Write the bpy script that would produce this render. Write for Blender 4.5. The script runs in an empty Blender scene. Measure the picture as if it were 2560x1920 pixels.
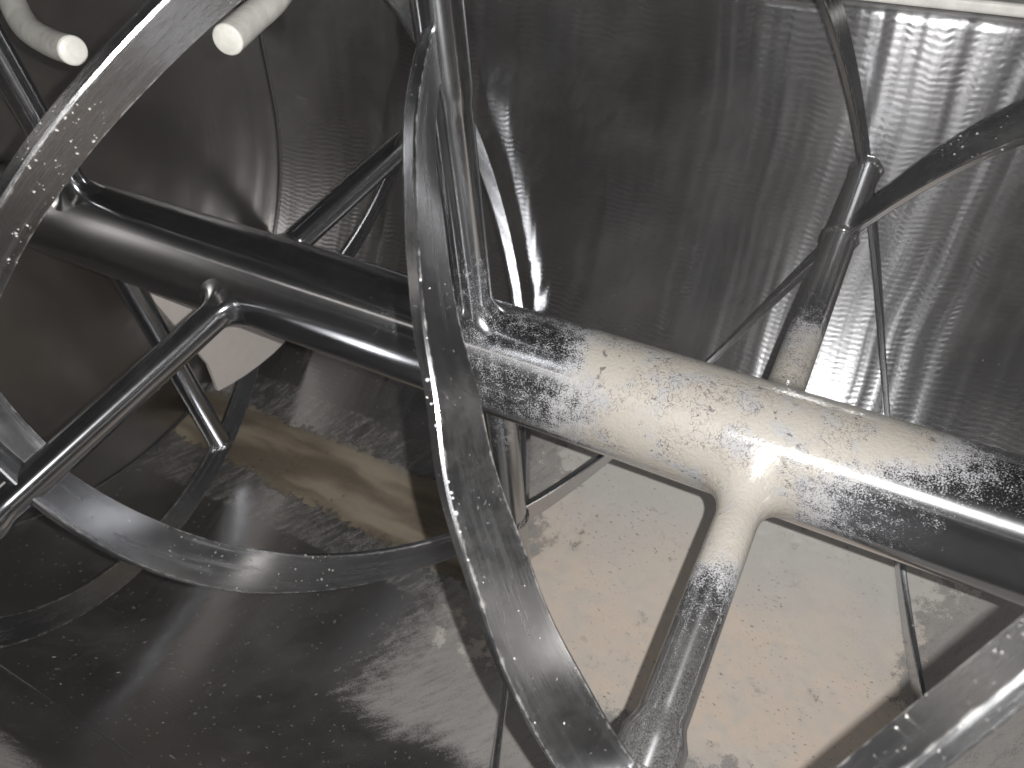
import bpy, bmesh, math, random
from mathutils import Vector, Matrix, noise
random.seed(7)
R = math.radians
sc = bpy.context.scene
COL = sc.collection

# ---------------------------------------------------------------- camera
# world frame: X = shaft axis, Z = up, origin on the shaft axis
AX = ((0.8832218, -0.3004101, 0.3601014), (0.4689540, 0.5677245, -0.6765878), (-0.0011847, 0.7664481, 0.6423052))
CAM = Vector((0.0, -0.4592876, 0.4112795))
cd = bpy.data.cameras.new('camera'); cam = bpy.data.objects.new('camera', cd); COL.objects.link(cam)
cam.matrix_world = Matrix.Translation(CAM) @ Matrix(AX).to_4x4()
cd.sensor_width = 36.0; cd.lens = 36.0*1850/2560
cd.clip_start = 0.01; cd.clip_end = 60
cd.dof.use_dof = True; cd.dof.focus_distance = 0.56; cd.dof.aperture_fstop = 13.0
sc.camera = cam
CR = Matrix(AX)
def toworld(v): return CAM + CR @ Vector(v)

# ---------------------------------------------------------------- light
w = bpy.data.worlds.new('World'); sc.world = w; w.use_nodes = True
w.node_tree.nodes['Background'].inputs[0].default_value = (0.9, 0.89, 0.90, 1)
w.node_tree.nodes['Background'].inputs[1].default_value = 0.026
ld = bpy.data.lights.new('phone_flash', 'POINT'); ld.energy = 21; ld.shadow_soft_size = 0.002; ld.color = (1.0, 0.985, 0.965)
lo = bpy.data.objects.new('phone_flash', ld); COL.objects.link(lo); lo.location = toworld((0.019, 0.006, 0.004))
def strip_lamp(name, s, ph, dist, length, width, power, col, tip=0.0):
    # strip light hanging parallel to the shaft, facing it
    ld = bpy.data.lights.new(name, 'AREA'); ld.shape = 'RECTANGLE'; ld.size = length; ld.size_y = width; ld.energy = power; ld.color = col
    lo = bpy.data.objects.new(name, ld); COL.objects.link(lo)
    t = R(ph); rad = Vector((0, math.cos(t), math.sin(t))); zc = rad; xc = Vector((1, 0, 0)); yc = zc.cross(xc)
    m = Matrix((xc, yc, zc)).transposed().to_4x4(); m.translation = Vector((s, 0, 0))+rad*dist; lo.matrix_world = m
strip_lamp('lamp_strip_near', .40, 138, .95, .60, .016, .30, (1.0, .99, .97))
strip_lamp('lamp_strip_far', -1.15, 131, 1.6, 1.7, .045, .62, (1.0, .93, .86))
sc.view_settings.view_transform = 'Standard'; sc.view_settings.look = 'None'; sc.view_settings.exposure = 0.14
sc.cycles.max_bounces = 8; sc.cycles.glossy_bounces = 6; sc.cycles.diffuse_bounces = 3
sc.cycles.sample_clamp_indirect = 6.0

# ---------------------------------------------------------------- node helper
class NT:
    def __init__(s, name):
        s.m = bpy.data.materials.new(name); s.m.use_nodes = True; s.t = s.m.node_tree; s.t.nodes.clear()
    def n(s, ty, **kw):
        nd = s.t.nodes.new(ty)
        ins = kw.pop('ins', {})
        for k, v in kw.items(): setattr(nd, k, v)
        for k, v in ins.items():
            if isinstance(v, bpy.types.NodeSocket): s.t.links.new(v, nd.inputs[k])
            else: nd.inputs[k].default_value = v
        return nd
    def math(s, op, a, b=0.0, c=0.0, clamp=False):
        nd = s.n('ShaderNodeMath', operation=op, use_clamp=clamp, ins={0: a, 1: b, 2: c}); return nd.outputs[0]
    def add(s, a, b): return s.math('ADD', a, b)
    def sub(s, a, b): return s.math('SUBTRACT', a, b)
    def mul(s, a, b): return s.math('MULTIPLY', a, b)
    def mx(s, a, b): return s.math('MAXIMUM', a, b)
    def step(s, v, a, b):          # smoothstep a->b (also falling when a > b)
        inv = a > b
        nd = s.n('ShaderNodeMapRange', interpolation_type='SMOOTHSTEP', ins={'Value': v, 'From Min': min(a, b), 'From Max': max(a, b), 'To Min': 1.0 if inv else 0.0, 'To Max': 0.0 if inv else 1.0})
        return nd.outputs[0]
    def noise(s, vec, scale, detail=3, rough=.55, dist=0.0):
        return s.n('ShaderNodeTexNoise', ins={'Vector': vec, 'Scale': scale, 'Detail': detail, 'Roughness': rough, 'Distortion': dist}).outputs[0]
    def xyz(s, x, y, z): return s.n('ShaderNodeCombineXYZ', ins={0: x, 1: y, 2: z}).outputs[0]
    def sep(s, v): return s.n('ShaderNodeSeparateXYZ', ins={0: v}).outputs
    def vmul(s, v, k): return s.n('ShaderNodeVectorMath', operation='MULTIPLY', ins={0: v, 1: k}).outputs[0]
    def mixc(s, f, a, b):
        nd = s.n('ShaderNodeMix', data_type='RGBA'); 
        for i, v in ((0, f), (6, a), (7, b)):
            if isinstance(v, bpy.types.NodeSocket): s.t.links.new(v, nd.inputs[i])
            else: nd.inputs[i].default_value = v if i == 0 else (*v, 1)
        return nd.outputs[2]
    def mixf(s, f, a, b):
        nd = s.n('ShaderNodeMix', data_type='FLOAT')
        for i, v in ((0, f), (2, a), (3, b)):
            if isinstance(v, bpy.types.NodeSocket): s.t.links.new(v, nd.inputs[i])
            else: nd.inputs[i].default_value = v
        return nd.outputs[0]
    def bump(s, h, dist, strength=1.0, normal=None):
        ins = {'Height': h, 'Distance': dist, 'Strength': strength}
        if normal is not None: ins['Normal'] = normal
        return s.n('ShaderNodeBump', ins=ins).outputs[0]
    def bsdf(s, **k):
        nd = s.n('ShaderNodeBsdfPrincipled')
        for kk, v in k.items():
            kk = kk.replace('_', ' ')
            if isinstance(v, bpy.types.NodeSocket): s.t.links.new(v, nd.inputs[kk])
            else: nd.inputs[kk].default_value = (*v, 1) if isinstance(v, tuple) and len(v) == 3 else v
        return nd.outputs[0]
    def mixs(s, f, a, b): return s.n('ShaderNodeMixShader', ins={0: f, 1: a, 2: b}).outputs[0]
    def out(s, sh): s.n('ShaderNodeOutputMaterial', ins={0: sh}); return s.m

STEEL = (0.47, 0.477, 0.495)
POWDER = (0.39, 0.362, 0.32)

# polished steel of the agitator with the powder caked on its middle
def mat_agitator(name, film=0.12, rough=0.13, coat=True, speck=0.5, scratch=.0001):
    t = NT(name)
    pos = t.n('ShaderNodeNewGeometry').outputs['Position']
    x, y, z = t.sep(pos)
    fine = t.noise(pos, 900, 4, .65)
    mid = t.noise(pos, 120, 4, .6)
    big = t.noise(pos, 18, 3, .5)
    huge = t.noise(pos, 6, 2, .5)
    r = t.math('SQRT', t.add(t.mul(y, y), t.mul(z, z)))
    # film of pale dust
    filmv = t.mul(t.step(t.add(big, t.mul(t.sub(mid, .5), .35)), .42, .80), t.step(fine, .15, .85))
    filmv = t.add(t.mul(filmv, film*2.0), film*.15)
    if coat == 'spoke': filmv = t.add(filmv, t.mul(t.mul(t.step(t.add(r, t.mul(t.sub(big, .5), .08)), .10, .24), t.step(x, -.15, -.05)), t.mul(t.step(fine, .2, .8), .28)))
    spk = t.mul(t.step(t.noise(pos, 420, 1, .4), .74-.02*speck, .78), speck)
    filmv = t.math('MAXIMUM', filmv, t.mul(spk, .45))
    # micro scratches
    nb = t.bump(t.noise(pos, 500, 2, .6), .00002, .5)
    rg = t.add(rough, t.mul(mid, .05))
    if not coat:
        uu, vv, _ = t.sep(t.n('ShaderNodeUVMap').outputs[0])
        scr = t.noise(t.xyz(t.mul(uu, 22), t.mul(vv, 26), 0.0), 1.0, 4, .7)
        nb = t.bump(scr, scratch, .8, nb)
        rg = t.add(rg, t.mul(t.step(t.noise(t.xyz(t.mul(uu, 9), t.mul(vv, 5), 2.0), 1.0, 3), .4, .7), .10))
    kw = {}
    if coat == 'shaft':
        kw = dict(Anisotropic=.85, Anisotropic_Rotation=.25, Tangent=t.n('ShaderNodeTangent', direction_type='RADIAL', axis='X').outputs[0])
    if coat == 'spoke':
        kw = dict(Anisotropic=.8, Anisotropic_Rotation=.25, Tangent=t.n('ShaderNodeTangent', direction_type='RADIAL', axis='Z').outputs[0])
    metal = t.bsdf(Base_Color=STEEL, Metallic=1.0, Roughness=rg, Normal=nb, **kw)
    dust = t.bsdf(Base_Color=(0.42, 0.41, 0.40), Roughness=.9)
    if not coat:
        ed = t.n('ShaderNodeAttribute', attribute_name='edge').outputs['Fac']
        em = t.step(t.add(ed, t.mul(t.sub(mid, .5), 1.3)), .75, 1.25)
        filmv = t.math('MAXIMUM', filmv, t.mul(em, .42))
    sh = t.mixs(filmv, metal, dust)
    if coat:
        xs = t.add(x, t.mul(t.sub(big, .5), .09))
        xs = t.add(xs, t.mul(t.sub(huge, .5), .05))
        xr = t.sub(xs, t.add(t.mul(y, .5), t.mul(z, .75))) if coat == 'shaft' else xs
        den = t.math('MULTIPLY_ADD', t.step(xs, -.205, -.135), .60, t.mul(t.step(xs, -.50, -.17), .46))
        den = t.mul(den, t.math('MULTIPLY_ADD', t.step(xr, .085, .01), .5, t.mul(t.step(xr, .20, .04), .52)))
        den = t.mul(den, t.math('MULTIPLY_ADD', t.step(t.add(r, t.mul(t.sub(big, .5), .05)), .155, .085), .55, t.mul(t.step(r, .26, .10), .45)))
        den = t.mul(den, t.step(t.add(z, t.mul(t.sub(big, .5), .03)), -.040, -.010)) if coat == 'shaft' else den
        den = t.mul(den, t.sub(1.0, t.mul(t.step(t.noise(pos, 26, 3, .6), .46, .66), .24)))
        grain = t.add(t.mul(fine, .7), t.mul(mid, .3))
        mask = t.step(t.sub(den, t.add(t.mul(t.sub(grain, .5), 2.3), .50)), -.18, .25)
        ridge = t.math('ABSOLUTE', t.sub(t.noise(pos, 210, 2, .5, 1.2), .5))
        crackzone = t.step(t.noise(pos, 24, 2, .5), .40, .55)
        crack = t.mul(t.step(ridge, .034, .010), t.mul(crackzone, t.step(mid, .34, .48)))
        pit = t.mul(t.step(t.noise(pos, 150, 3, .6), .61, .68), t.step(t.noise(pos, 40, 2, .5), .46, .60))
        dark = t.math('MAXIMUM', crack, pit)
        blu = t.step(t.noise(pos, 45, 3, .6), .48, .72)
        pc = t.mixc(blu, POWDER, (.35, .35, .36))
        pc = t.mixc(t.mul(dark, .85), pc, (.10, .09, .095))
        pc = t.mixc(t.step(den, .95, .45), pc, (.42, .42, .44))
        pn = t.bump(t.add(t.mul(ridge, .5), t.noise(pos, 350, 3, .6)), .0012, .6)
        cn = t.bump(t.noise(pos, 260, 2, .5), .0004, .5)
        powder = t.bsdf(Base_Color=pc, Roughness=.55, Specular_IOR_Level=.45, Normal=pn, Coat_Weight=.6, Coat_Roughness=.14, Coat_IOR=1.8, Coat_Normal=cn)
        sh = t.mixs(mask, sh, powder)
    return t.out(sh)

# brushed sheet of the trough; UV = (metres along the axis, metres round the wall)
def mat_shell():
    t = NT('brushed_trough_steel')
    uv = t.n('ShaderNodeUVMap').outputs[0]
    u, v, _ = t.sep(uv)
    pos = t.n('ShaderNodeNewGeometry').outputs['Position']
    # long waves across the axis: the sheet was rolled and polished in bands
    wob = t.mul(t.sub(t.noise(t.xyz(u, v, 0.0), 4, 1), .5), .05)
    uu = t.add(u, wob)
    lw = t.noise(t.xyz(t.mul(uu, 19.0), t.mul(v, .8), 3.0), 1.0, 2, .5)
    # polishing ripples, crests running along the axis, broken into short dashes
    rip = t.noise(t.xyz(t.mul(u, 62.0), t.mul(v, 200.0), 1.0), 1.0, 1.5, .5)
    rip2 = t.noise(t.xyz(t.mul(u, 80.0), t.mul(v, 420.0), 5.0), 1.0, 2, .6)
    zone = t.step(t.noise(t.xyz(u, v, 8.0), 6, 2), .35, .65)
    lw = t.add(lw, t.mul(t.noise(t.xyz(t.mul(uu, 62.0), t.mul(v, 1.6), 7.0), 1.0, 2, .5), .07))
    up = t.step(v, 275*math.pi/180*.45, 325*math.pi/180*.45)
    nb = t.bump(lw, .0030, t.mixf(up, .18, 1.0))
    ph_ = t.add(t.mul(v, 850.0), t.mul(t.noise(t.xyz(t.mul(u, 34.0), t.mul(v, 16.0), 2.0), 1.0, 2), 16.0))
    wav = t.mul(t.math('SINE', ph_), t.noise(t.xyz(t.mul(u, 45.0), t.mul(v, 30.0), 9.0), 1.0, 2))
    nb = t.bump(wav, .00008, t.mixf(up, .2, 1.0), nb)
    nb = t.bump(rip, .00012, t.mul(t.mixf(zone, .5, 1.0), t.mixf(up, .25, 1.0)), nb)
    nb = t.bump(rip2, .00004, .7, nb)
    tan = t.n('ShaderNodeTangent', direction_type='UV_MAP').outputs[0]
    metal = t.bsdf(Base_Color=(.45, .452, .465), Metallic=1.0, Roughness=.22, Anisotropic=.85, Anisotropic_Rotation=.25, Tangent=tan, Normal=nb)
    # thin dust
    fine = t.noise(pos, 700, 4, .65); mid = t.noise(pos, 60, 4, .65); big = t.noise(pos, 9, 3, .5)
    # streaky smears along the bottom
    smear = t.noise(t.vmul(t.xyz(t.sub(t.mul(u, .87), t.mul(v, .5)), t.add(t.mul(u, .5), t.mul(v, .87)), 0.0), (110, 22, 1)), 1.0, 5, .7)
    def zonebox(u0, u1, fu, v0, v1, fv, k=.09):
        un = t.add(u, t.mul(t.sub(mid, .5), k)); vn = t.add(v, t.mul(t.sub(big, .5), k))
        return t.mul(t.mul(t.step(un, u0-fu, u0+fu), t.step(un, u1+fu, u1-fu)), t.mul(t.step(vn, v0-fv, v0+fv), t.step(vn, v1+fv, v1-fv)))
    D = math.pi/180*.45
    z1 = zonebox(-.40, .70, .10, 243*D, 318*D, .05)           # grey dust round the powder
    z2 = zonebox(-.95, -.28, .06, 268*D, 299*D, .012, .03)       # chalky rim of the residue
    z3 = t.mul(t.step(t.add(v, t.mul(t.sub(big, .5), .05)), 209*D, 201*D), t.step(u, -.25, -.38))     # pale band high on the near side
    dens = t.mx(t.mx(t.mul(z1, .95), t.mul(z2, .6)), z3)
    gr = t.add(t.mul(fine, .45), t.add(t.mul(smear, .45), t.mul(mid, .10)))
    m = t.step(t.sub(t.mul(dens, 1.15), t.mul(t.sub(gr, .30), 2.1)), .05, .75)
    basefilm = t.mul(t.step(t.add(big, t.mul(t.sub(smear, .5), .5)), .35, .8), .10)
    flake = t.mul(t.step(t.noise(t.vmul(pos, (1, .6, 1)), 190, 1), .70, .74), t.step(v, 345*D, 300*D))
    f = t.math('MAXIMUM', t.mul(m, .8), t.math('MAXIMUM', t.add(basefilm, .055), t.mul(flake, .35)))
    dust = t.bsdf(Base_Color=t.mixc(mid, (.36, .35, .345), (.50, .47, .44)), Roughness=.85)
    return t.out(t.mixs(f, metal, dust))

def mat_endwall():
    t = NT('satin_end_wall_steel')
    pos = t.n('ShaderNodeNewGeometry').outputs['Position']
    x, y, z = t.sep(pos)
    r = t.math('SQRT', t.add(t.mul(y, y), t.mul(z, z)))
    cir = t.noise(t.xyz(t.mul(r, 90), t.mul(t.math('ARCTAN2', z, y), 1.5), 0.0), 1.0, 4, .6)
    nb = t.bump(cir, .0004, .5)
    nb = t.bump(t.noise(pos, 7, 2), .006, .5, nb)
    metal = t.bsdf(Base_Color=(.38, .365, .35), Metallic=1.0, Roughness=.33, Normal=nb)
    dust = t.bsdf(Base_Color=(.33, .29, .25), Roughness=.8)
    f = t.add(.02, t.mul(t.step(t.noise(pos, 11, 4, .6), .4, .8), .10))
    return t.out(t.mixs(f, metal, dust))

def thin(t, sh):
    pos = t.n('ShaderNodeNewGeometry').outputs['Position']
    hh = t.n('ShaderNodeAttribute', attribute_name='cover').outputs['Fac']
    g = t.add(t.mul(t.noise(pos, 650, 4, .7), .6), t.mul(t.noise(pos, 130, 3, .6), .4))
    m = t.step(t.add(hh, t.mul(t.sub(g, .5), 1.8)), .15, .55)
    return t.mixs(m, t.n('ShaderNodeBsdfTransparent').outputs[0], sh)
def mat_powder(name='floor_powder'):
    t = NT(name)
    pos = t.n('ShaderNodeNewGeometry').outputs['Position']
    uv = t.n('ShaderNodeUVMap').outputs[0]; u, v, _ = t.sep(uv)
    D = math.pi/180*.45
    big = t.noise(pos, 8, 3, .5); mid = t.noise(pos, 45, 4, .6); fine = t.noise(pos, 500, 3, .6)
    warm = t.mul(t.step(t.add(v, t.mul(t.sub(big, .5), .16)), 303*D, 284*D), t.step(t.add(v, t.mul(t.sub(big, .5), .1)), 262*D, 270*D))
    mott = t.step(t.noise(pos, 20, 4, .65), .38, .68)
    c = t.mixc(warm, (.53, .512, .48), (.70, .595, .50))
    c = t.mixc(t.mul(mott, .5), c, (.60, .56, .52))
    c = t.mixc(t.mul(t.step(mid, .45, .75), .55), c, (.55, .53, .50))
    # brown grains
    sv = t.vmul(t.xyz(t.add(u, t.mul(v, .4)), v, 0.0), (150, 330, 1))
    sp = t.mul(t.step(t.noise(sv, 1.0, 1, .4), .67, .72), t.step(t.noise(pos, 14, 3), .44, .60))
    sp2 = t.mul(t.step(t.noise(pos, 90, 4, .7), .58, .68), t.step(t.noise(pos, 9, 2), .52, .62))
    sp3 = t.mul(t.step(t.noise(t.vmul(pos, (1, 1, 1)), 480, 2, .5), .62, .70), t.step(t.noise(pos, 17, 3, .6), .46, .62))
    c = t.mixc(t.mul(sp3, .5), c, (.34, .25, .19))
    c = t.mixc(t.mul(sp, .8), c, (.20, .135, .10))
    c = t.mixc(t.mul(sp2, .4), c, (.30, .20, .15))
    c = t.mixc(t.mul(t.step(fine, .55, .8), .25), c, (.45, .41, .38))
    nb = t.bump(t.add(t.mul(mid, 1.0), t.mul(fine, .2)), .0016, .45)
    return t.out(thin(t, t.bsdf(Base_Color=c, Roughness=.62, Normal=nb, Coat_Weight=.22, Coat_Roughness=.32)))

def mat_residue():
    t = NT('brown_residue')
    pos = t.n('ShaderNodeNewGeometry').outputs['Position']
    uv = t.n('ShaderNodeUVMap').outputs[0]; u, v, _ = t.sep(uv)
    D = math.pi/180*.45
    wv = t.add(v, t.mul(t.sub(t.noise(pos, 7, 3), .5), .05))
    st = t.noise(t.xyz(t.mul(u, 5), t.mul(wv, 28), 0.0), 1.0, 2, .5)
    fine = t.noise(pos, 320, 4, .65)
    c = t.mixc(t.step(st, .36, .70), (.14, .115, .085), (.31, .265, .20))
    edge = t.add(t.step(wv, 276.5*D, 273*D), t.step(wv, 289*D, 293.5*D))
    c = t.mixc(t.math('MINIMUM', edge, 1.0), c, (.20, .20, .19))
    c = t.mixc(t.mul(t.step(fine, .5, .75), .3), c, (.36, .31, .25))
    nb = t.bump(t.add(t.noise(pos, 80, 4, .6), t.mul(fine, .3)), .001, .4)
    return t.out(thin(t, t.bsdf(Base_Color=c, Roughness=.6, Normal=nb)))

def mat_plain(name, col, rough=.6, bumpd=.0005, metal=0.0, var=.12, scale=60):
    t = NT(name)
    pos = t.n('ShaderNodeNewGeometry').outputs['Position']
    n1 = t.noise(pos, scale, 4, .6)
    c = t.mixc(t.step(n1, .3, .75), tuple(k*(1-var) for k in col), tuple(min(1, k*(1+var)) for k in col))
    return t.out(t.bsdf(Base_Color=c, Roughness=rough, Metallic=metal, Normal=t.bump(n1, bumpd, .5)))

M_SHAFT = mat_agitator('powder_caked_shaft_steel', film=.02, rough=.17, coat='shaft', speck=.3)
M_SPOKE = mat_agitator('polished_spoke_steel', film=.035, rough=.17, coat='spoke', speck=.2)
M_RIB = mat_agitator('dusty_ribbon_steel', film=.05, rough=.18, coat=False, speck=.5)
M_RIBC = mat_agitator('clean_ribbon_steel', film=.025, rough=.17, coat=False, speck=.5, scratch=.0003)
M_WELD = mat_agitator('weld_bead_steel', film=.08, rough=.16, coat='spoke', speck=.2)
M_SHELL = mat_shell(); M_END = mat_endwall(); M_POW = mat_powder(); M_RES = mat_residue()
M_PALE = mat_plain('plain_pale_plate', (.72, .66, .62), .5, var=.03)
M_ROD = mat_plain('pale_rod_steel', (.58, .57, .53), .38, .0016, .0, .10, 70)
M_RIM = mat_plain('rim_reflection_white', (.86, .85, .80), .5)  # white stands in for the room mirrored in the steel rim
M_BEAD = mat_plain('white_powder_grain', (.40, .41, .44), .8)
M_CRUMB = mat_plain('pale_crumb', (.36, .345, .32), .8)

# ---------------------------------------------------------------- object helpers
def link(name, me, mat, parent=None, smooth=True):
    o = bpy.data.objects.new(name, me); COL.objects.link(o)
    if mat: me.materials.append(mat)
    if smooth:
        for p in me.polygons: p.use_smooth = True
    if parent: o.parent = parent
    return o
def mesh(name, V, F, uvs=None):
    me = bpy.data.meshes.new(name); me.from_pydata([tuple(v) for v in V], [], F); me.update()
    if uvs:
        ul = me.uv_layers.new(name='UVMap')
        for l in me.loops: ul.data[l.index].uv = uvs[l.vertex_index]
    return me
def thing(name, label, cat, loc=(0, 0, 0), group=None):
    o = bpy.data.objects.new(name, None); COL.objects.link(o); o.location = loc
    o['label'] = label; o['category'] = cat
    if group: o['group'] = group
    return o
def sharp(o, ang=35):
    me = o.data; bm = bmesh.new(); bm.from_mesh(me)
    bmesh.ops.recalc_face_normals(bm, faces=bm.faces)
    for e in bm.edges:
        if len(e.link_faces) == 2: e.smooth = e.calc_face_angle(0) < R(ang)
    bm.to_mesh(me); bm.free()
def cylp(s, ph, r): t = R(ph); return Vector((s, r*math.cos(t), r*math.sin(t)))
def crom(P, n):
    """Catmull-Rom through tuples P, n samples per span"""
    out = []
    for i in range(len(P)-1):
        p0 = P[max(i-1, 0)]; p1 = P[i]; p2 = P[i+1]; p3 = P[min(i+2, len(P)-1)]
        for k in range(n):
            t = k/n
            out.append(tuple(.5*((2*b)+(-a+c)*t+(2*a-5*b+4*c-d)*t*t+(-a+3*b-3*c+d)*t**3) for a, b, c, d in zip(p0, p1, p2, p3)))
    out.append(tuple(P[-1])); return out

def strip_mesh(name, pts, n=14, bev=.0012):
    """bar swept along (s, phi, r, tilt, width, thick); tilt 0 = lies on the cylinder, 90 = stands radially"""
    S = crom(pts, n); C = [cylp(*p[:3]) for p in S]
    V = []; F = []
    def prof(w, t):
        b = min(bev, t*.4); w /= 2; t /= 2
        e = min(.007, w*.5); return [(-w+b, -t), (-w+e, -t), (w-e, -t), (w-b, -t), (w, -t+b), (w, t-b), (w-b, t), (w-e, t), (-w+e, t), (-w+b, t), (-w, t-b), (-w, -t+b)]
    for i, c in enumerate(C):
        T = (C[min(i+1, len(C)-1)]-C[max(i-1, 0)]).normalized()
        rad = Vector((0, c.y, c.z)).normalized(); rad = (rad-T*rad.dot(T)).normalized()
        side = T.cross(rad)
        a = R(S[i][3]); W = side*math.cos(a)+rad*math.sin(a); N = T.cross(W)
        for (u, v) in prof(S[i][4], S[i][5]): V.append(c+W*u+N*v)
    for i in range(len(C)-1):
        for k in range(12):
            a = i*12+k; b = i*12+(k+1) % 12; F.append((a, b, b+12, a+12))
    F.append(tuple(range(11, -1, -1))); F.append(tuple((len(C)-1)*12+k for k in range(12)))
    L = [0.0]
    for i in range(1, len(C)): L.append(L[-1]+(C[i]-C[i-1]).length)
    wv = (0, .2, .8, 1, 1.1, 1.3, 1.4, 1.6, 2.2, 2.4, 2.5, 2.7)
    me = mesh(name, V, F, [(L[i//12], wv[i % 12]) for i in range(len(V))]); at = me.attributes.new('edge', 'FLOAT', 'POINT')
    E_ = (1, 0, 0, 1, .45, .45, 1, 0, 0, 1, .45, .45)
    for i in range(len(V)): at.data[i].value = E_[i % 12]
    return me

def tube_mesh(name, path, rad, seg=32, caps=True, bev=0.0):
    """tube along 3D points; rad is a number or a list"""
    V = []; F = []; n = len(path); rr = rad if isinstance(rad, list) else [rad]*n
    T0 = (path[1]-path[0]).normalized(); up = Vector((0, 0, 1)) if abs(T0.z) < .9 else Vector((1, 0, 0))
    U = T0.cross(up).normalized()
    for i, p in enumerate(path):
        T = (path[min(i+1, n-1)]-path[max(i-1, 0)]).normalized(); U = (U-T*U.dot(T)).normalized(); W = T.cross(U)
        for k in range(seg):
            a = 2*math.pi*k/seg; V.append(p+(U*math.cos(a)+W*math.sin(a))*rr[i])
    for i in range(n-1):
        for k in range(seg):
            a = i*seg+k; b = i*seg+(k+1) % seg; F.append((a, b, b+seg, a+seg))
    if caps: F.append(tuple(range(seg-1, -1, -1))); F.append(tuple((n-1)*seg+k for k in range(seg)))
    return mesh(name, V, F)

# ---------------------------------------------------------------- trough
RW = .45; S0, S1 = -.93, .62; ZR = .223
trough = thing('mixing_trough', 'open brushed stainless steel mixing trough with curved dusty bottom below the shaft', 'trough')
def profile():
    P = []   # (y, z, arc) from near rim, down round the bottom, up to the far rim
    ng = 14
    for k in range(ng): z = ZR*(1-k/ng); P.append((-RW, z, RW*math.pi-z))
    for k in range(181): a = R(180+k); P.append((RW*math.cos(a), RW*math.sin(a), RW*a))
    for k in range(1, ng+1): z = ZR*k/ng; P.append((RW, z, RW*2*math.pi+z))
    return P
PR = profile()
V = []; F = []; UV = []
NS = 40
for off in (0, .006):
    for i in range(NS+1):
        s = S0+(S1-S0)*i/NS
        for (y, z, a) in PR:
            if z >= 0: yy = y+math.copysign(off, y); zz = z
            else: k = (RW+off)/RW; yy = y*k; zz = z*k
            V.append((s, yy, zz)); UV.append((s, a))
m = len(PR); half = (NS+1)*m
for i in range(NS):
    for k in range(m-1):
        a = i*m+k; F.append((a, a+1, a+1+m, a+m)); b = a+half; F.append((b, b+m, b+m+1, b+1))
for i in range(NS):
    a = i*m; F.append((a, a+m, a+m+half, a+half)); a = i*m+m-1; F.append((a, a+half, a+m+half, a+m))
sh = link('curved_shell', mesh('curved_shell', V, F, UV), M_SHELL, trough)
for s, nm in ((S0, 'l'), (S1, 'r')):
    V = []; F = []
    for dx in (0, -.008 if nm == 'l' else .008):
        for (y, z, a) in PR: V.append((s+dx, y*1.012, z*1.012 if z < 0 else z))
    n_ = len(PR); F = [tuple(range(n_)), tuple(range(2*n_-1, n_-1, -1))]
    for k in range(n_): F.append((k, n_+k, n_+(k+1) % n_, (k+1) % n_))
    o = link('end_wall', mesh('end_wall', V, F), M_END, trough, False)
    V2 = [Vector((s+(.002 if nm == 'l' else -.002), y*.9985, z*.9985)) for (y, z, a) in PR]
    o = link('weld_seam', tube_mesh('weld_seam', V2, .0022, 8), M_RIBC, trough)
# long weld seam on the near side
link('weld_seam', tube_mesh('weld_seam', [cylp(s, 217, RW-.0003) for s in [S0+.01+(S1-S0-.02)*k/60 for k in range(61)]], .0010, 10), M_RIBC, trough)
# steel rim flanges, bright room reflection painted on as flat white
for sg in (1, -1):
    def box(x0, x1, y0, y1, z0, z1):
        V = [(x, y, z) for x in (x0, x1) for y in (y0, y1) for z in (z0, z1)]
        return V, [(0, 1, 3, 2), (4, 6, 7, 5), (0, 4, 5, 1), (2, 3, 7, 6), (0, 2, 6, 4), (1, 5, 7, 3)]
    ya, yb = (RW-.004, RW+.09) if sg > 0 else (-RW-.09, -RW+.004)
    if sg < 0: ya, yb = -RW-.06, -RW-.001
    o = link('rim_flange', mesh('rim_flange', *box(S0-.02, S1+.02, ya, yb, ZR+.001, ZR+.013)), M_RIM, trough, False)
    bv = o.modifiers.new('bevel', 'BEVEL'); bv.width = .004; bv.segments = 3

# ---------------------------------------------------------------- agitator
agi = thing('ribbon_agitator', 'polished steel ribbon agitator, thick shaft with spokes and spiral strips, middle caked in beige powder', 'agitator')
RS = .05
V = []; 
o = link('shaft', tube_mesh('shaft', [Vector((S0+.001+(S1-S0-.002)*k/200, 0, 0)) for k in range(201)], RS, 96), M_SHAFT, agi)
sharp(o, 50)

def spoke_mesh(name, r0, r1, rad, sleeve=None):
    path = [Vector((0, 0, r0+(r1-r0)*k/60)) for k in range(61)]
    if sleeve:
        rr = []
        for p in path:
            t = min(1, max(0, (p.z-sleeve[0])/.012)); t = t*t*(3-2*t); rr.append(rad+(sleeve[1]-rad)*t)
    else: rr = rad
    return tube_mesh(name, path, rr, 40)
def collar_mesh(rs, fl, rsh=RS):
    V = []; F = []; n = 48; m_ = 12
    for j in range(m_+1):
        a = (j/m_)*math.pi/2
        rho = rs+fl*(1-math.cos(a)); h = fl*1.15*(1-math.sin(a))
        for k in range(n):
            ps = 2*math.pi*k/n; yy = rho*math.sin(ps); zz = math.sqrt(max(rsh*rsh-yy*yy, 0))
            V.append((rho*math.cos(ps), yy, zz+h+(-.0006 if j == m_ else 0)))
    for j in range(m_):
        for k in range(n): a = j*n+k; b = j*n+(k+1) % n; F.append((a, b, b+n, a+n))
    return mesh('weld_collar', V, F)
def orient(o, s, ph):
    # local z -> radial direction at phi, local x -> +X
    t = R(ph); zc = Vector((0, math.cos(t), math.sin(t))); xc = Vector((1, 0, 0)); yc = zc.cross(xc)
    mtx = Matrix((xc, yc, zc)).transposed().to_4x4(); mtx.translation = Vector((s, 0, 0)); return mtx
sD, sA, sB, sC, sE = -.79, -.548, -.262, -.02, .24
SR = .0155
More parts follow.
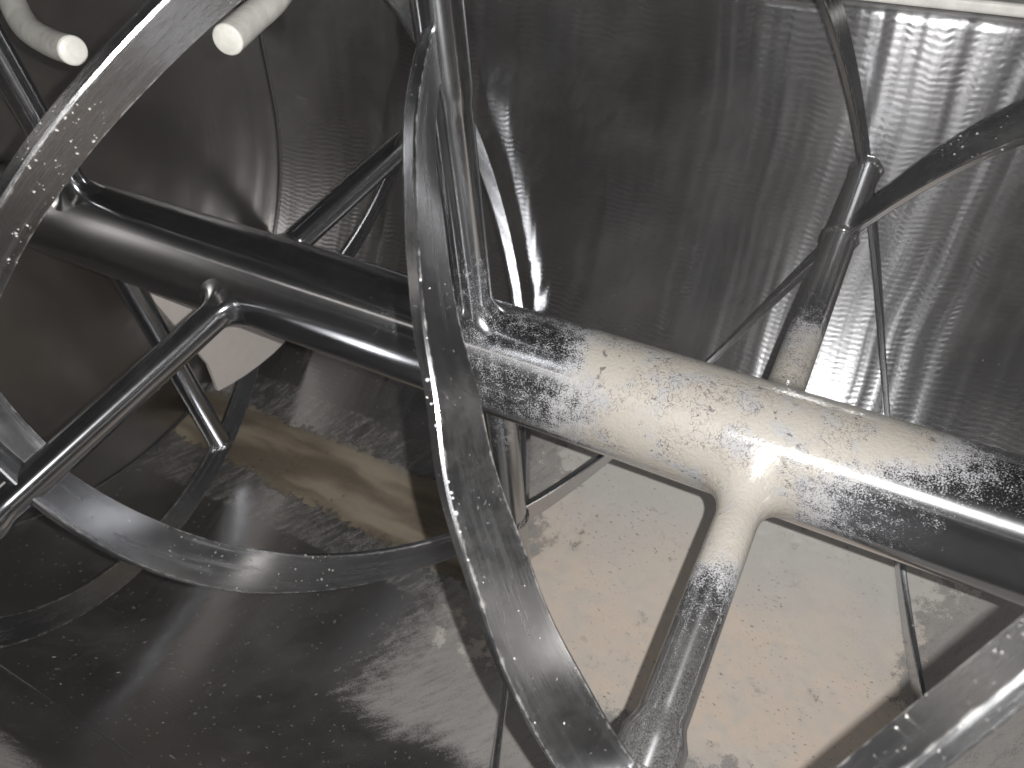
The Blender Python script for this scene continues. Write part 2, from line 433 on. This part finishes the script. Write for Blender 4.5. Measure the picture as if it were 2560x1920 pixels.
def spoke(s, ph, r1, sleeve=None, fl=.016, rad=SR, nm='spoke'):
    o = link(nm, spoke_mesh(nm, .04, r1, rad, sleeve), M_SPOKE, agi); o.matrix_world = orient(o, s, ph); sharp(o, 50)
    c = link('weld_collar', collar_mesh(rad, fl), M_WELD); c.parent = o
    return o
spoke(sA, 9, .41); spoke(sA, 189, .41, (.31, .019))
spoke(-.276, 97.3, .42, (.235, .0172)); spoke(sB, 278, .40)
spoke(sC, 9, .42); spoke(sC, 188, .41, (.232, .0205), .024)
spoke(sD, 98, .42); spoke(sD, 278, .405)


def rib(nm, pts, mat=None, n=14, label=None):
    o = link(nm, strip_mesh(nm, pts, n), mat or M_RIB, agi); sharp(o, 30)
    if label: o['label'] = label
    return o
def hx(knots, tilt, w_, t_, sub=5):
    out = []
    for (s0, p0, r0), (s1, p1, r1) in zip(knots[:-1], knots[1:]):
        for k in range(sub): a = k/sub; out.append((s0+(s1-s0)*a, p0+(p1-p0)*a, r0+(r1-r0)*a, tilt, w_, t_))
    out.append((*knots[-1], tilt, w_, t_)); return out
def tr(knots, tilt, w_, t_): return [(*k, tilt, w_, t_) for k in knots]
WI, TI_ = .040, .007
ri, ro = .275, .41
# inner spiral
rib('inner_ribbon', hx([(sD, 98, .27), (sA-.01, 187, .27)], 90, WI, TI_))
rib('inner_ribbon', [(-.575, 181, .275, 128, .047, TI_), (sA, 190, .275, 126, .046, TI_), (-.50, 205, .275, 118, .045, TI_), (-.452, 220, .275, 108, .043, TI_), (-.405, 235, .274, 95, .041, TI_), (-.34, 255, .272, 90, .039, TI_), (sB, 278, .268, 90, .036, TI_)], label='dark grey inner ribbon curving under the left spoke')
rib('inner_ribbon', hx([(sB, 278, .268), (sC, 369, .293)], 90, .034, TI_)[:-1]+[(sC, 369, .293, 90, .036, TI_)]+hx([(sC+.03, 379.3, .294), (sE, 458, .30)], 90, .040, TI_), n=14)
rib('inner_ribbon', hx([(-.70, 311, .275), (sA, 369, ri), (-.33, 437, .27)], 90, .034, TI_))
rib('inner_ribbon', hx([(-.33, 437, .27), (sB, 458, .27)], 90, .034, TI_))
rib('inner_ribbon', [(-.30, 88, .268, 90, .034, .009), (-.271, 102, .276, 92, .034, .008), (-.2367, 116.2, .28, 88, .033, .008), (-.2121, 124.9, .28, 84, .033, .008), (-.1915, 132.5, .28, 82, .033, .008),
    (-.1748, 138.2, .28, 79, .034, .008), (-.1577, 143.7, .28, 75, .034, .008), (-.1391, 151.1, .28, 70, .035, .008), (-.1137, 159.3, .28, 66, .036, .008), (-.0926, 166.8, .28, 64, .037, .008), (-.0682, 174.5, .28, 58, .038, .008),
    (-.0458, 182.2, .28, 56, .038, .008), (-.01, 194, .28, 58, .038, .008)], M_RIB, label='widest inner ribbon sweeping down in front of the shaft')
# outer spiral
rib('outer_ribbon', hx([(-.895, 316, ro), (sD, 278, ro), (sA, 189, ro)], 55, .03, TI_))
rib('outer_ribbon', tr([(sA, 189, .40), (-.47, 170, .38), (-.43, 157.5, .37), (-.406, 149, .365), (-.386, 141, .365), (-.366, 133.3, .365), (-.346, 125.6, .365), (-.326, 118, .367), (-.30, 109, .372), (sB, 98, .385)], 74, .031, .008), M_RIBC, label='outer ribbon with bright scratched face at the upper left')
rib('outer_ribbon', hx([(sB, 98, ro), (sC, 9, .42), (sE, -82, .42)], 90, .03, TI_), n=20)
rib('outer_ribbon', hx([(sD, 98, ro), (sA, 9, ro)], 90, .03, TI_))
rib('outer_ribbon', hx([(sA, 9, ro), (sB, -82, ro)], 90, .03, TI_))
rib('outer_ribbon', hx([(sB, -82, ro), (sC, -171, ro)], 90, .03, TI_))
rib('outer_ribbon', tr([(.005, 176, .36), (.022, 168.1, .36), (.0398, 158.5, .36), (.0505, 153.9, .36), (.0581, 150.8, .36), (.0655, 148, .36), (.0727, 145.4, .36), (.0798, 142.9, .36), (.0892, 139.8, .36), (.1032, 135.4, .36), (.14, 125, .365)], 84, .026, .007), M_RIBC, label='thick scuffed outer ribbon at the lower right corner')
# welds where spokes meet the ribbons
def weld(s, ph, r, rad, hgt, seed, parent=agi):
    bm = bmesh.new(); bmesh.ops.create_icosphere(bm, subdivisions=4, radius=1.0)
    for v in bm.verts:
        n_ = 1+.16*noise.noise(v.co*2.2+Vector((seed, 0, 0)))+.05*noise.noise(v.co*7+Vector((0, seed, 0)))
        v.co = Vector((v.co.x*rad*n_, v.co.y*rad*n_, v.co.z*hgt*n_))
    me = bpy.data.meshes.new('weld_bead'); bm.to_mesh(me); bm.free()
    o = link('weld_bead', me, M_WELD, parent); m = orient(o, s, ph); m.translation = cylp(s, ph, r); o.matrix_world = m
weld(sC, 9, .283, SR*1.10, .010, 1); weld(sC, 9, .417, SR*1.15, .012, 2)
weld(sA, 9, .405, SR*1.2, .012, 4)
weld(sD, 278, .402, SR*1.15, .010, 5); weld(sB, 278, .262, SR*1.2, .011, 6); weld(sB, 278, .40, SR*1.1, .010, 6.5)
weld(sC, 188, .270, SR*1.36, .012, 9)
# beads of dried powder along the edge of the wide ribbon
def blobs(name, items, mat, parent=None, sub=1):
    V = []; F = []
    bm = bmesh.new(); bmesh.ops.create_icosphere(bm, subdivisions=sub, radius=1.0); bv = [v.co.copy() for v in bm.verts]; bf = [[v.index for v in f.verts] for f in bm.faces]; bm.free()
    for c, sx, ax in items:
        n0 = len(V); q = ax.to_track_quat('Z', 'Y')
        for v in bv:
            k = 1+.35*noise.noise(v*1.7+c*900)
            V.append(c+q @ Vector((v.x*sx[0], v.y*sx[1], v.z*sx[2]))*k)
        for f in bf: F.append([n0+a for a in f])
    o = link(name, mesh(name, V, F), mat, parent); o['kind'] = 'stuff'; return o
def RAY(px, py):
    v = Vector(((px-1280)/1850, (960-py)/1850, -1)); return (CR @ v).normalized()
from mathutils.bvhtree import BVHTree
dg = bpy.context.evaluated_depsgraph_get()
def hit(px, py, objs):
    best = None
    for o in objs:
        mw = o.matrix_world; inv = mw.inverted()
        ok, loc, nrm, _ = o.ray_cast(inv @ CAM, (inv.to_3x3() @ RAY(px, py)))
        if ok:
            p = mw @ loc; d = (p-CAM).length
            if best is None or d < best[0]: best = (d, p, (mw.to_3x3() @ nrm).normalized())
    return best

# ---------------------------------------------------------------- plain plate beside the left spoke, filling a pale shape of unknown nature
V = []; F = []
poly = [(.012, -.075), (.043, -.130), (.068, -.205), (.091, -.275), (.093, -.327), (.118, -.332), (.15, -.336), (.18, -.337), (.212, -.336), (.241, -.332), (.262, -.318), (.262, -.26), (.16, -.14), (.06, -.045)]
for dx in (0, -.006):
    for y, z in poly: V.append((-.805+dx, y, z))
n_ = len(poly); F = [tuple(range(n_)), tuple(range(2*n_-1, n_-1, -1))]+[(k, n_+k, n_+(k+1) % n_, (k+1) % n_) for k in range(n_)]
o = link('pale_plate', mesh('pale_plate', V, F), M_PALE, agi, False); sharp(o, 20)

# ---------------------------------------------------------------- powder lying in the trough
D2 = R(1)*RW
def layer(name, u0, u1, a0, a1, step, fn, mat, hmax, lift):
    nu = int((u1-u0)/step); nv = int((a1-a0)*D2/step); V = []; UVs = []; H = []
    for i in range(nu+1):
        for j in range(nv+1):
            u = u0+(u1-u0)*i/nu; a = a0+(a1-a0)*j/nv; h = fn(u, a)
            H.append(h); hh = max(-1.0, min(1, h)); hz = lift+hmax*(max(hh, 0)**.7)+.0001
            t = R(a); V.append((u, (RW-hz)*math.cos(t), (RW-hz)*math.sin(t))); UVs.append((u, a*D2))
    F = []
    for i in range(nu):
        for j in range(nv):
            k = i*(nv+1)+j; q = (k, k+1, k+nv+2, k+nv+1)
            if max(H[x] for x in q) > -.5: F.append(q)
    used = sorted({x for f in F for x in f}); mp = {x: i for i, x in enumerate(used)}
    me = mesh(name, [V[x] for x in used], [tuple(mp[x] for x in f) for f in F], [UVs[x] for x in used])
    at = me.attributes.new('cover', 'FLOAT', 'POINT')
    for i, x in enumerate(used): at.data[i].value = H[x]
    o = link(name, me, mat)
    return o
def fb(u, a, sc_, seed): return noise.fractal(Vector((u*sc_, a*D2*sc_, seed)), .9, 2.1, 5)
def edge(v, lo, hi, f): return min((v-lo)/f, (hi-v)/f, 1.0)
def fpow(u, a):
    m = min(edge(u, -.33, .25, .10), edge(a*D2, 261*D2, 320*D2, .06))
    return m+.55*fb(u, a, 16, 1)+.35*fb(u, a, 60, 2)
o = layer('powder_layer', -.36, .27, 258, 340, .0032, fpow, M_POW, .0022, .0003)
o['label'] = 'beige powder layer coating the trough bottom right of the wide ribbon'; o['category'] = 'powder'; o['kind'] = 'stuff'
def fres(u, a):
    m = min(edge(u, -.96, -.31, .05), edge(a*D2, (275.5-6*(u+.6))*D2, (292+2*(u+.6))*D2, .02))
    return m+.45*fb(u, a, 25, 3)+.5*fb(u, a, 90, 4)
o = layer('brown_residue', -.925, -.28, 268, 302, .003, fres, M_RES, .0014, .0002)
o['label'] = 'streaky brown residue dried on the trough bottom below the left half of the shaft'; o['category'] = 'residue'; o['kind'] = 'stuff'

# ---------------------------------------------------------------- bent rods at the opening
def pix(px, py, d): return CAM+CR @ (Vector(((px-1280)/1850, (960-py)/1850, -1))*d)
def rod(label, K, rad):
    P = [Vector(p) for p in crom([tuple(k) for k in K], 10)]
    t = thing('bent_rod', label, 'rod', P[0], 'pale bent rods hanging into the opening')
    n = len(P); ch = .0016
    d0 = (P[1]-P[0]).normalized(); P2 = [P[0], P[0]+d0*ch*.4, P[0]+d0*ch]+P[1:]; rr = [rad-ch, rad-ch*.3, rad]+[rad]*(n-1)
    o = link('rod_bar', tube_mesh('rod_bar', [p-P[0] for p in P2], rr, 36), M_ROD, t); sharp(o, 50)
rod('pale curved rod with round cut end at the top left corner', [pix(184, 127, .50), pix(120, 104, .527), pix(60, 60, .552), pix(20, -30, .575), pix(0, -160, .60), pix(-10, -300, .63)], .0097)
rod('straight pale rod end beside the scratched upper ribbon', [pix(567, 101, .50), pix(625, 50, .53), pix(690, -10, .56), pix(730, -90, .58), pix(740, -220, .60)], .0105)

# ---------------------------------------------------------------- beads and crumbs
dg.update()
ribs = [o for o in agi.children if o.name.startswith(('inner', 'outer'))]
wide = [o for o in ribs if o.get('label', '').startswith('widest')]
items = []
for (px, py, r_) in [(1052, 700, 5), (1068, 950, 8), (1092, 1065, 9), (1101, 1118, 8), (1106, 1140, 6), (1110, 1165, 6), (1120, 1205, 7), (1128, 1232, 8), (1132, 1245, 6), (1140, 1283, 10), (1150, 1330, 6), (1170, 1400, 5), (1078, 1010, 5)]:
    for dx in (0, 8, 16, 24, 34):
        h = hit(px+dx, py, wide)
        if h: items.append((h[1], (r_*.8*h[0]/1850*.8, r_*.6*h[0]/1850, r_*random.uniform(1, 1.9)*h[0]/1850), Vector((.2, -.6, .8)))); break
if items: blobs('powder_bead', items, M_BEAD, agi, 2)
random.seed(11); items = []
regions = [((40, 250, 260, 520), 70), ((20, 560, 120, 700), 26), ((420, 1330, 850, 1480), 80), ((200, 1240, 420, 1350), 8), ((1190, 1400, 1450, 1850), 16), ((2350, 280, 2560, 400), 25), ((1060, 700, 1250, 1300), 14), ((2080, 1500, 2560, 1920), 60)]
for (x0, y0, x1, y1), n in regions:
    for k in range(n):
        h = hit(random.uniform(x0, x1), random.uniform(y0, y1), ribs)
        if h:
            q = random.choice((.7, .8, 1, 1.3, 2.0))*1.0*h[0]/1850*1.45
            items.append((h[1], (q, q*.8, q*random.uniform(.8, 1.8)), Vector((random.uniform(-1, 1), random.uniform(-1, 1), random.uniform(-1, 1)))))
blobs('powder_crumbs', items, M_CRUMB, agi, 1)
items = []
for k in range(190):
    u = random.uniform(-.75, .25); a = random.uniform(212, 345)
    if a > 268 and random.random() < .35: continue
    t = R(a); q = random.choice((.0003, .0004, .0005, .0006, .0009))
    items.append((Vector((u, RW*math.cos(t), RW*math.sin(t))), (q*.7, q*.6, q*random.uniform(1.2, 4)), Vector((.35, -math.sin(t), math.cos(t)))))
o = blobs('loose_crumbs', items, M_CRUMB, None, 1)
o['label'] = 'tiny pale powder crumbs scattered over the dark curved trough bottom'; o['category'] = 'crumbs'
